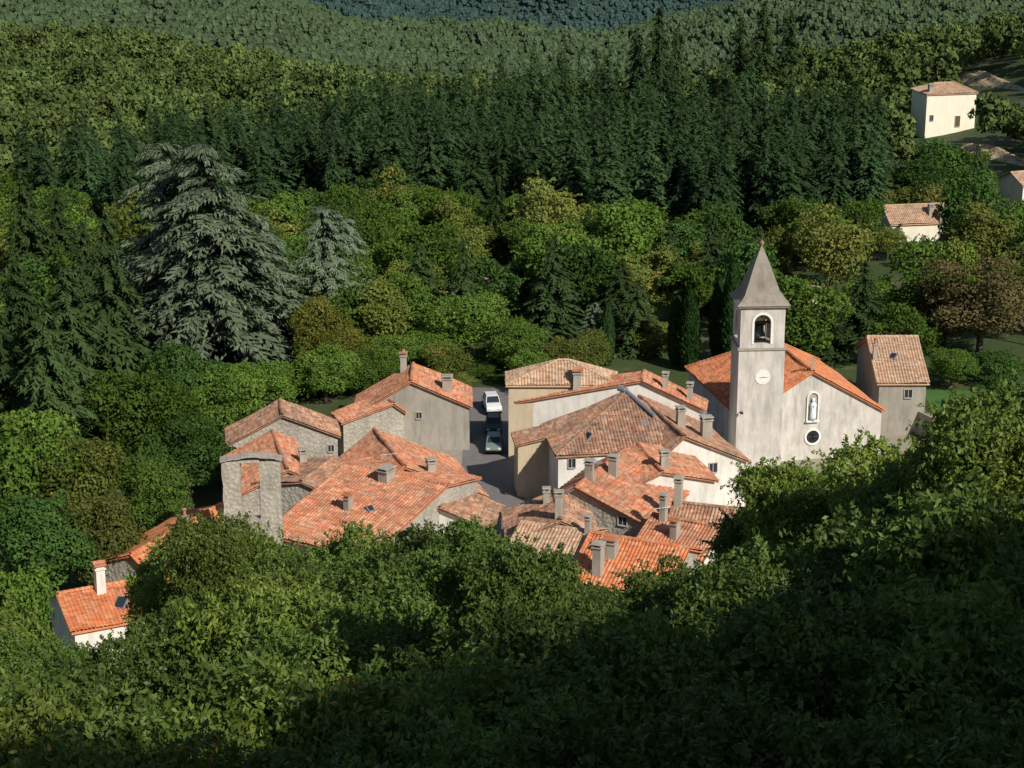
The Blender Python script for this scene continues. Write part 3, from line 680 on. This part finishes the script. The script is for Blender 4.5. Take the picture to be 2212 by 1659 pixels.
def fir_cards(r,Ht,R,lev,nb,seg,droop=.35,zlow=.08,curtain=0,irr=.15,wid=.42,pw=.85,up=.12,cw=(.12,.26)):
    C=[];Nn=[];D=[];L=[];W=[];A=[]
    for i in range(lev):
        f=min(max((i+r.uniform(-.3,.3))/lev,0),1); z=Ht*(zlow+(1-zlow)*f); rr=R*(1-f)**pw+.12
        k=max(4,int(nb*(.5+.5*(1-f))))
        for j in range(k):
            az=r.uniform(0,2*math.pi); ln=rr*r.uniform(1-irr*2,1+irr); h=np.array([math.cos(az),math.sin(az),0]); side=np.array([-h[1],h[0],0])
            br=r.random(); s=np.arange(seg)+.5; t=s/seg; zj=r.uniform(-.5,.5)*Ht/lev
            p=h*(ln*t)[:,None]; p[:,2]=z+zj+ln*(up*t-droop*t*t*1.6)
            dz=up-droop*3.2*t; d=np.stack([np.full(seg,h[0]),np.full(seg,h[1]),dz],1)
            for q in range(seg):
                taper=(1-.55*t[q])
                for sg in(-1,0,1):
                    dd=d[q]+side*sg*1.0+r.normal(size=3)*.15
                    C.append(p[q]+side*sg*ln*.10*taper+r.normal(size=3)*.05); nn=np.array([0,0,1.])+h*.5+r.normal(size=3)*.3+side*sg*.2
                    Nn.append(nn); D.append(dd); L.append(ln/seg*1.5+.25); W.append(ln*wid*taper/ (1.6 if sg else 1.9)); A.append(np.clip(.15+.45*t[q]+.4*r.random()*br,0,1))
                for w in range(curtain):
                    o=side*r.normal()*ln*.14*taper+h*r.normal()*.15
                    ll=r.uniform(.4,1.0); C.append(p[q]+o-np.array([0,0,ll*.3])); Nn.append(h*.7+side*r.normal()*.5+np.array([0,0,.8])); D.append(np.array([0,0,-.8])+h*.7+side*r.normal()*.3); L.append(ll); W.append(r.uniform(*cw)); A.append(r.uniform(.2,1))
    C=np.array(C); return cards(C,unit(np.array(Nn)),np.array(D),np.array(L),np.array(W)),np.array(A)
def to_mesh(name,cs,lf,mat,trunk=None):
    V=cs.reshape(-1,3); Q=np.arange(len(V)).reshape(-1,4); mi=np.zeros(len(Q),int); at=np.array(lf)
    if trunk is not None:
        tf=[f for f in trunk.f if len(f)==4]; Q=np.concatenate([Q,np.array(tf)+len(V)]); V=np.concatenate([V,np.array(trunk.v)]); mi=np.concatenate([mi,np.ones(len(tf),int)]); at=np.concatenate([at,np.zeros(len(tf))])
    return npmesh(name,V,Q,[mat,M['bark']],mi=mi,attrs={'leaf':at})
LIB={}
def lib(k,mesh_or_pair,Ht,R): LIB.setdefault(k,[]).append((mesh_or_pair,Ht,R))
for i in range(10):
    r=np.random.default_rng(100+i); hc=[5.2,6.8,7.6,5.8,6.4,8,5,7,8.4,6][i]; nl=[30,44,26,54,20,38,60,34,48,26][i]
    cs,lf,c=dec_crown(r,4,hc,9-hc/2-.4,nl,5000,.34,.22,.2,sprigs=120,lmin=.12,lmax=.42 if i%2 else .30,jit=.65)
    lib('dec',to_mesh('broadleaf_tree',cs,lf,M[['dec','dec','decl','decd','dec','dec','dec','decl','dec','decl'][i]],dec_trunk(r,9,c,.25)),9.1,4.2)
for i,(k,m) in enumerate((('brown','brown'),('yel','yel'))):
    r=np.random.default_rng(120+i); cs,lf,c=dec_crown(r,4,7.4,5.4,44,9500,.26,.14,.25,sprigs=100,lmin=.12); tr=dec_trunk(r,9,c,.25)
    lib(k,(to_mesh('crown',cs,lf,M[m]),tr.mesh('trunk',[M['bark']])),9.1,4.2)
for i in range(5):
    r=np.random.default_rng(140+i); cs,lf,c=dec_crown(r,4,7.4,5.4,46,10500,.28,.16,.25,180,lmin=.12); tr=dec_trunk(r,9,c,.25)
    lib('decn',(to_mesh('crown',cs,lf,M[['dec','decl','dec','decd','dec'][i]]),tr.mesh('trunk',[M['bark']])),9.2,4.3)
for k,m,sd in (('fg','fg',160),('fgl','fg2',180)):
    for i in range(4):
        r=np.random.default_rng(sd+i); cs,lf,c=dec_crown(r,4.6,7.6+.5*i,7.5,[34,60,44,72][i],20000,.31,.14,.3,620,.8,.85,.10,.34,1.35); tr=dec_trunk(r,12,c,.3)
        lib(k,(to_mesh('crown',cs,lf,M[m]),tr.mesh('trunk',[M['bark']])),11.4,4.9)
for i in range(6):
    r=np.random.default_rng(200+i); cs,lf=fir_cards(r,20,3.6,30,11,4,irr=.2,pw=[.7,.58,.78,.65,.62,.72][i],droop=[.35,.28,.4,.3,.35,.3][i])
    tr=MB(); tr.tube((0,0,-1),(0,0,18),.28,.04,6); lib('fir',to_mesh('fir_tree',cs,lf,M['fir'],tr),20,3.6)
for i in range(3):
    r=np.random.default_rng(220+i); cs,lf=fir_cards(r,20,4.2,34,12,6,irr=.22,curtain=1,wid=.3,pw=.72)
    tr=MB(); tr.tube((0,0,-1),(0,0,18),.3,.04,7); lib('spruce',(to_mesh('crown',cs,lf,M['spruce']),tr.mesh('trunk',[M['bark']])),20,4.2)
for i in range(3):
    r=np.random.default_rng(240+i); cs,lf=fir_cards(r,24,8.2,24,17,9,droop=.2,irr=.18,curtain=7,wid=.16,pw=.40,zlow=.06,up=.2,cw=(.14,.30))
    tr=MB(); tr.tube((0,0,-1),(0,0,22),.6,.06,8); lib('cedar',(to_mesh('crown',cs,lf,M['cedar']),tr.mesh('trunk',[M['bark']])),24,8.2)
for i in range(2):
    r=np.random.default_rng(260+i); n=5000; f=r.random(n); az=r.uniform(0,6.283,n); rr=1.05*np.sin(np.pi*np.clip(f*.93+.07,0,1))**.55*(1-.35*f)*r.uniform(.8,1.1,n)
    h=np.stack([np.cos(az),np.sin(az),0*az],1); P=h*rr[:,None]; P[:,2]=.4+f*8.6
    cs=cards(P,unit(h+.4*r.normal(size=(n,3))),np.array([0,0,1.])+.3*h+.2*r.normal(size=(n,3)),r.uniform(.3,.6,n),r.uniform(.1,.2,n))
    tr=MB(); tr.tube((0,0,-.5),(0,0,6),.15,.05,6); lib('cyp',(to_mesh('crown',cs,r.random(n),M['cyp']),tr.mesh('trunk',[M['bark']])),9,1.05)
INFO={'dec':('broadleaf_tree','rounded green broadleaf tree on the wooded slope','tree','broadleaf trees on the slope'),
 'decn':('broadleaf_tree','leafy green broadleaf tree growing beside the village','tree','broadleaf trees around the village'),
 'brown':('broadleaf_tree','reddish brown leafy tree beside the lawn','tree',None),'yel':('broadleaf_tree','broadleaf tree turning yellow near the blue cedars','tree',None),
 'fg':('cherry_tree','dense leafy green tree growing on steep bank','tree','leafy trees on the bank above the village'),
 'fgl':('walnut_tree','bright green sunlit leafy tree on steep bank','tree','bright leafy trees on the bank'),
 'fir':('fir_tree','dark green fir in a dense plantation','tree','firs in the plantation'),
 'spruce':('spruce_tree','tall dark spruce with layered drooping branches','tree','tall spruces around the village'),
 'cedar':('cedar_tree','large blue green cedar with drooping branches','tree','blue cedars'),
 'cyp':('cypress_tree','narrow dark green cypress near the church','tree','cypresses behind the church')}
TAKEN=[]
def plant(kind,x,y,Ht,R,z=None,i=None,rot=None):
    L=LIB[kind]; i=random.randrange(len(L)) if i is None else i%len(L)
    m,h0,r0=L[i]; nm,lb,ca,gr=INFO[kind]; z=float(hgt(x,y)) if z is None else z
    two=isinstance(m,tuple); o=obj(nm,None if two else m,loc=(x,y,z-.1),rot=random.uniform(0,6.28) if rot is None else rot,label=lb,category=ca)
    if gr: o['group']=gr
    if kind in('fg','fgl'):
        s=R/r0; sz=min(s*random.uniform(1.0,1.2),Ht/h0)
        t=obj('trunk',m[1],o); t.scale=(s,s,Ht/h0); c=obj('crown',m[0],o,loc=(0,0,Ht-h0*sz)); c.scale=(s,s,sz)
        return o
    o.scale=(R/r0,R/r0*random.uniform(.93,1.07),Ht/h0)
    if two: obj('trunk',m[1],o); obj('crown',m[0],o)
    return o
def top(kind,u,v,y,R=None,i=None):
    p=PY(u,v,y); g=float(hgt(p[0],y)); Ht=p[2]-g; h0,r0=LIB[kind][0][1:]
    if R is None: R=r0*Ht/h0
    plant(kind,p[0],y,Ht,R,g,i); TAKEN.append((p[0],y,R))
for a in [('cedar',350,298,207,7.5,0),('cedar',440,306,201,9.4,1),('cedar',560,470,205,6.0,2),('cedar',700,440,214,5,2),('cedar',752,470,240,3.5,1),('cedar',1285,650,205,2.2,2),
 ('spruce',140,560,172,5.6),('spruce',225,440,190,5),('spruce',30,560,182,5.4),('spruce',175,470,205,5),('spruce',-20,640,165,5.4),('spruce',90,640,160,5),('spruce',45,350,222,5),('spruce',120,400,228,5),
 ('spruce',1197,505,212,4.6),('spruce',1345,555,215,4.4),('spruce',1380,600,208,3.4),('spruce',905,520,222,4),('spruce',1870,560,214,4),('spruce',1540,470,235,4.4),('spruce',1640,480,240,3.6),('spruce',1790,640,205,3.2),('spruce',1730,650,208,3),('spruce',1120,560,235,3.6),
 ('cyp',1490,618,201,1.4),('cyp',1585,560,203,1.4),('cyp',1465,640,203,1.15),('cyp',1312,655,203,1),('cyp',1555,595,206,1.2),
 ('yel',690,635,200,4),('yel',745,700,196,3.5),('brown',2130,548,208,7.5),('brown',2050,600,212,5),
 ('decn',380,720,178,5),('decn',290,770,168,5.5),('decn',480,775,176,5),('decn',560,770,186,4.5),('decn',640,790,192,4.2),('decn',150,930,150,5),('decn',40,870,150,6),('decn',400,890,163,4.5),('decn',90,1050,138,5),('decn',210,1060,140,4),
 ('decn',-20,1210,118,4),('decn',330,980,152,3.5),('decn',1010,620,206,5.5),('decn',1120,680,200,4),('decn',930,700,203,4.5),('decn',850,720,199,4.2),('decn',1215,720,196,3.4),('decn',760,770,192,3.6),('decn',1270,710,198,3),
 ('decn',960,735,197,3.2),('decn',1015,775,199,2.8),('decn',1075,745,203,3),('decn',1040,795,201,2.6),('decn',1085,812,198,1.9),('decn',985,805,195,2.4),('decn',1025,835,197,1.6),('decn',700,745,190,3.8),('decn',820,745,194,3.2),('decn',1150,745,193,2.6),
 ('decn',1920,485,262,3.0),('decn',2060,750,195,3.2),('decn',2170,750,196,4),('decn',1990,690,210,3.5),('decn',1415,690,207,3.),('decn',2150,800,186,3.),('decn',2190,840,172,3.6)]: top(*a)
for a in [(1425,10,425,7),(1375,50,430,5.6),(1465,50,430,5),(1650,0,470,6.5),(1600,30,480,5),(1710,15,470,5.5)]: top('spruce',a[0],a[1],a[2],a[3])
for a in [('fgl',335,1215,90,2.2),('fgl',385,1160,88,2.4),('fgl',450,1115,82,2.6),('fgl',560,1150,84,2.8),('fg',650,1195,76,2.8),('fg',745,1140,82,2.7),('fg',860,1165,78,3.),('fg',955,1135,74,2.7),('fg',1060,1170,70,2.6),
 ('fgl',1615,1155,84,2.4),('fgl',1655,1090,82,2.5),('fgl',1700,1000,80,2.5),('fgl',1775,1010,79,3.2),('fgl',1860,1008,77,3.4),('fgl',1950,965,72,3.4),('fg',2045,930,66,3.4),('fgl',2140,848,62,3.3),('fg',2240,850,64,4.4),
 ('fg',1045,1125,48,1.8),('fg',1120,1150,46,1.7),('fg',1195,1235,50,1.9),('fg',1290,1285,58,2),('fg',1370,1265,54,1.9),('fg',1465,1205,54,2.1),('fg',1580,1215,50,2.6),('fg',1760,1180,52,3.8),('fg',1950,1105,50,3.8),('fg',2150,1060,48,4.),
 ('fg',880,1235,62,3.2),('fg',1000,1225,60,2.8),('fg',740,1240,62,3.2),('fgl',600,1250,62,3),('fg',1690,1210,60,3.2),
 ('fgl',-50,1300,80,4.),('fg',40,1375,74,2.4),('fg',60,1440,46,3.2),('fg',150,1395,66,2.2),('fg',262,1390,62,2.1),('fg',375,1300,66,2.3),('fg',430,1310,54,2.8),('fgl',560,1270,54,2.8),('fg',700,1290,52,3.),('fg',850,1280,54,3.),('fg',990,1300,48,2.8),('fg',1120,1320,42,2.6),
 ('fg',-60,1500,34,3),('fgl',120,1530,32,2.8),('fg',290,1495,33,2.8),('fg',470,1460,35,2.9),('fgl',640,1450,34,2.7),('fg',800,1430,34,2.7),('fg',960,1420,33,2.7),('fg',1120,1410,32,2.7),('fg',1290,1370,33,2.8),('fg',1460,1345,33,2.8),('fg',1640,1325,34,2.9),('fg',1820,1305,34,3.),('fg',2000,1285,34,3.),('fg',2180,1265,34,3.1),
 ('fg',200,1620,27,2.6),('fg',560,1590,28,2.6),('fg',900,1570,27,2.6),('fg',1250,1550,27,2.6),('fg',1600,1530,27,2.6),('fg',1950,1510,27,2.8)]:
    top(*a)
# trees on the shoulder of the hill beside the viewpoint
for x,y,h,R in [(13,17,15,5),(18,9,15,5),(23,20,17,6),(18,-1,16,5.5),(28,8,18,6),(30,27,18,6),(36,16,18,6.5),(38,36,18,6.5),(27,-8,18,6),(36,-2,18,6),(46,26,18,6),(47,45,17,6),(20,30,15,5),(11,7,15,4.6),(12,-4,15,5),(24,2,17,6),(31,18,18,6),(21,14,16,5.5),(26,36,16,5.5),(33,44,17,6)]:
    plant('fg',x,y,h,R)
def blocked(x,y,pad=0):
    for a,b,c,d in FOOT:
        if a-pad<x<b+pad and c-pad<y<d+pad: return True
    return False
def taken(x,y,k=.8):
    for tx,ty,tr in TAKEN:
        if (tx-x)**2+(ty-y)**2<(tr*k+1.8)**2: return True
    return False
CLR=[(1660,1870,640,790),(930,1150,610,700),(2060,2240,165,290),(1950,2130,285,400),(2080,2240,335,430),(1870,2080,540,670),(2140,2300,450,530),(1430,1640,735,860)]
def clear(x,y):
    u,v=proj(x,y,float(hgt(x,y)))
    return any(a<u<b and c<v<d for a,b,c,d in CLR)
def grid(x0,x1,y0,y1,s,jit=.45):
    xs=np.arange(x0,x1,s); ys=np.arange(y0,y1,s); X,Y=np.meshgrid(xs,ys); X=X+ (np.arange(len(ys))%2)[:,None]*s/2
    X=X+rng.uniform(-jit,jit,X.shape)*s; Y=Y+rng.uniform(-jit,jit,Y.shape)*s
    return np.stack([X.ravel(),Y.ravel()],1)
fr=lambda x,y,m=10: abs(x)<.262*y*1.02+m
fu=[60,300,600,850,1130,1300,1500,1700,1850,1980]; fy=[292,290,303,312,292,276,266,268,274,325]
fb=[325,360,410,450,480,460,420,385,360,350]
def in_stand(x,y):
    u=proj(x,y,float(hgt(x,y)))[0]
    return 60<u<1935 and np.interp(u,fu,fy)+5*math.sin(x*.35)<y<np.interp(u,fu,fb)+6*math.sin(x*.16)
firs=[(x,y) for x,y in grid(-110,120,260,505,6.4) if fr(x,y,5) and in_stand(x,y) and not blocked(x,y,2)]
firs.sort(key=lambda p:p[1])
for x,y in firs[:285]:
    k=random.random(); h=random.uniform(14,18) if k<.35 else random.uniform(17,20.5); plant('fir',x,y,h,h*random.uniform(.2,.27))
decs=[(x,y) for x,y in grid(-100,110,203,345,6.2) if fr(x,y,6) and not in_stand(x,y) and not blocked(x,y,1.) and not taken(x,y) and not clear(x,y)]
decs.sort(key=lambda p:p[1])
k=0
for x,y in decs[:330]:
    q=random.random()
    if q<.08: h=random.uniform(8,14); plant('spruce',x,y,h,h*.23)
    elif k<290: s=random.choice([.55,.75,.95,1.1,1.35])*random.uniform(.9,1.1); plant('dec',x,y,8.2*s**.8*random.uniform(.85,1.2),4.1*s); k+=1
rest=decs[330:]
print('firs',len(firs),'decs',len(decs))
def mass(name,pts,cs,lf,mat,smin,smax,lb='dense wood covering the distant hills',Qs=None):
    pts=np.array(pts); n=len(pts); sc=rng.uniform(smin,smax,n); th=rng.uniform(0,6.283,n); c,s=np.cos(th),np.sin(th); zs=rng.uniform(.8,1.25,n)
    V=cs.reshape(-1,3); X=V[None,:,0]*c[:,None]-V[None,:,1]*s[:,None]; Y=V[None,:,0]*s[:,None]+V[None,:,1]*c[:,None]
    Z=np.repeat(V[None,:,2],n,0)*zs[:,None]*sc[:,None]+hgt(pts[:,0],pts[:,1])[:,None]
    X=X*sc[:,None]+pts[:,0][:,None]; Y=Y*sc[:,None]+pts[:,1][:,None]
    W=np.stack([X,Y,Z],-1).reshape(-1,3); k=len(lf)
    if Qs is None: Q=np.arange(len(W)).reshape(-1,4)
    else: Q=(Qs[None]+(np.arange(n)*len(V))[:,None,None]).reshape(-1,4)
    me=npmesh(name,W,Q,[mat],attrs={'leaf':np.tile(lf,n),'tree':np.repeat(rng.random(n),k)},smooth=False)
    obj(name,me,kind='stuff',label=lb,category='wood')
def lump(r,R,Hh,z0,nu=12,nv=8):
    """lumpy rounded crown as a closed surface, for woods a kilometre away"""
    V=[];Q=[];bs=unit(r.normal(size=(9,3))); bs[:,2]=abs(bs[:,2])
    for j in range(nv+1):
        ph=math.pi*(j/nv)*.75+.02
        for i in range(nu):
            t=2*math.pi*i/nu+.4*j; d=np.array([math.sin(ph)*math.cos(t),math.sin(ph)*math.sin(t),math.cos(ph)])
            k=.70+.36*max(np.clip((bs@d-.5)/.5,0,1))**.7+r.uniform(-.16,.16)
            V.append((d[0]*R*k,d[1]*R*k,z0+d[2]*Hh*k))
    for j in range(nv):
        for i in range(nu): Q.append((j*nu+i,(j+1)*nu+i,(j+1)*nu+(i+1)%nu,j*nu+(i+1)%nu))
    return np.array(V),np.array(Q),np.clip(r.normal(.5,.35,len(Q)),0,1)
r=np.random.default_rng(5)
csf,lff=fir_cards(r,20,4.0,22,8,2,wid=.5,pw=.65); mass('fir_wood',firs[285:],csf,lff,M['fir'],.8,1.0)
cs1,lf1,_=dec_crown(r,4,7,5.2,20,450,1.0,.7,.2,lmin=.15)
p1=rest+[(x,y) for x,y in grid(-190,210,345,520,6.0) if fr(x,y,8) and not in_stand(x,y) and not blocked(x,y,1.5) and not clear(x,y)]
mass('hillside_wood',p1,cs1,lf1,M['decfar'],.55,1.2)
cs2,lf2,_=dec_crown(r,4,7,5.0,18,240,1.2,.95,.2,jit=.45,lmin=.15)
p2=[(x,y) for x,y in grid(-260,260,520,800,5.0) if fr(x,y,10)]
mass('upper_wood',p2,cs2,lf2,M['decfar'],.42,.95)
p3=[(x,y) for x,y in grid(-420,420,900,1260,3.2) if fr(x,y,10)]
random.shuffle(p3); n3=len(p3)//3
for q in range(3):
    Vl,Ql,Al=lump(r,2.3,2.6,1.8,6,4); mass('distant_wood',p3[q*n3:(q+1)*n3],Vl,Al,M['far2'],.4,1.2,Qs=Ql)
p4=[(x,y) for x,y in grid(-560,560,1380,1900,4.8) if fr(x,y,10)]
random.shuffle(p4); n4=len(p4)//2
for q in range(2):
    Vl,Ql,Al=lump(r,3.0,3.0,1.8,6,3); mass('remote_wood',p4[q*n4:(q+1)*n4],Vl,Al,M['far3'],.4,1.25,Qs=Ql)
print('mass',len(p1),len(p2),len(p3),len(p4))
cam=bpy.data.cameras.new('camera'); co=bpy.data.objects.new('camera',cam); COL.objects.link(co)
co.location=(0,0,H); co.rotation_euler=(math.radians(90)-PIT,0,0); cam.lens=36*F/2212; cam.sensor_width=36; cam.clip_end=9000; cam.clip_start=.5
S.camera=co
el=math.radians(37); az=math.atan2(.62,-.78)
sd=Vector((math.sin(az)*math.cos(el),math.cos(az)*math.cos(el),math.sin(el)))
sun=bpy.data.lights.new('sun','SUN'); sun.energy=5; sun.angle=math.radians(.5); sun.color=(1,.94,.84)
so=bpy.data.objects.new('sun',sun); COL.objects.link(so); so.rotation_euler=sd.to_track_quat('Z','Y').to_euler()
w=bpy.data.worlds.new('World'); S.world=w; w.use_nodes=True; nt=w.node_tree
sk=nt.nodes.new('ShaderNodeTexSky'); sk.sky_type='NISHITA'; sk.sun_disc=False; sk.sun_elevation=el; sk.sun_rotation=az
nt.links.new(sk.outputs[0],nt.nodes['Background'].inputs[0]); nt.nodes['Background'].inputs[1].default_value=.078
S.view_settings.view_transform='Standard'; S.view_settings.look='None'; S.view_settings.exposure=0
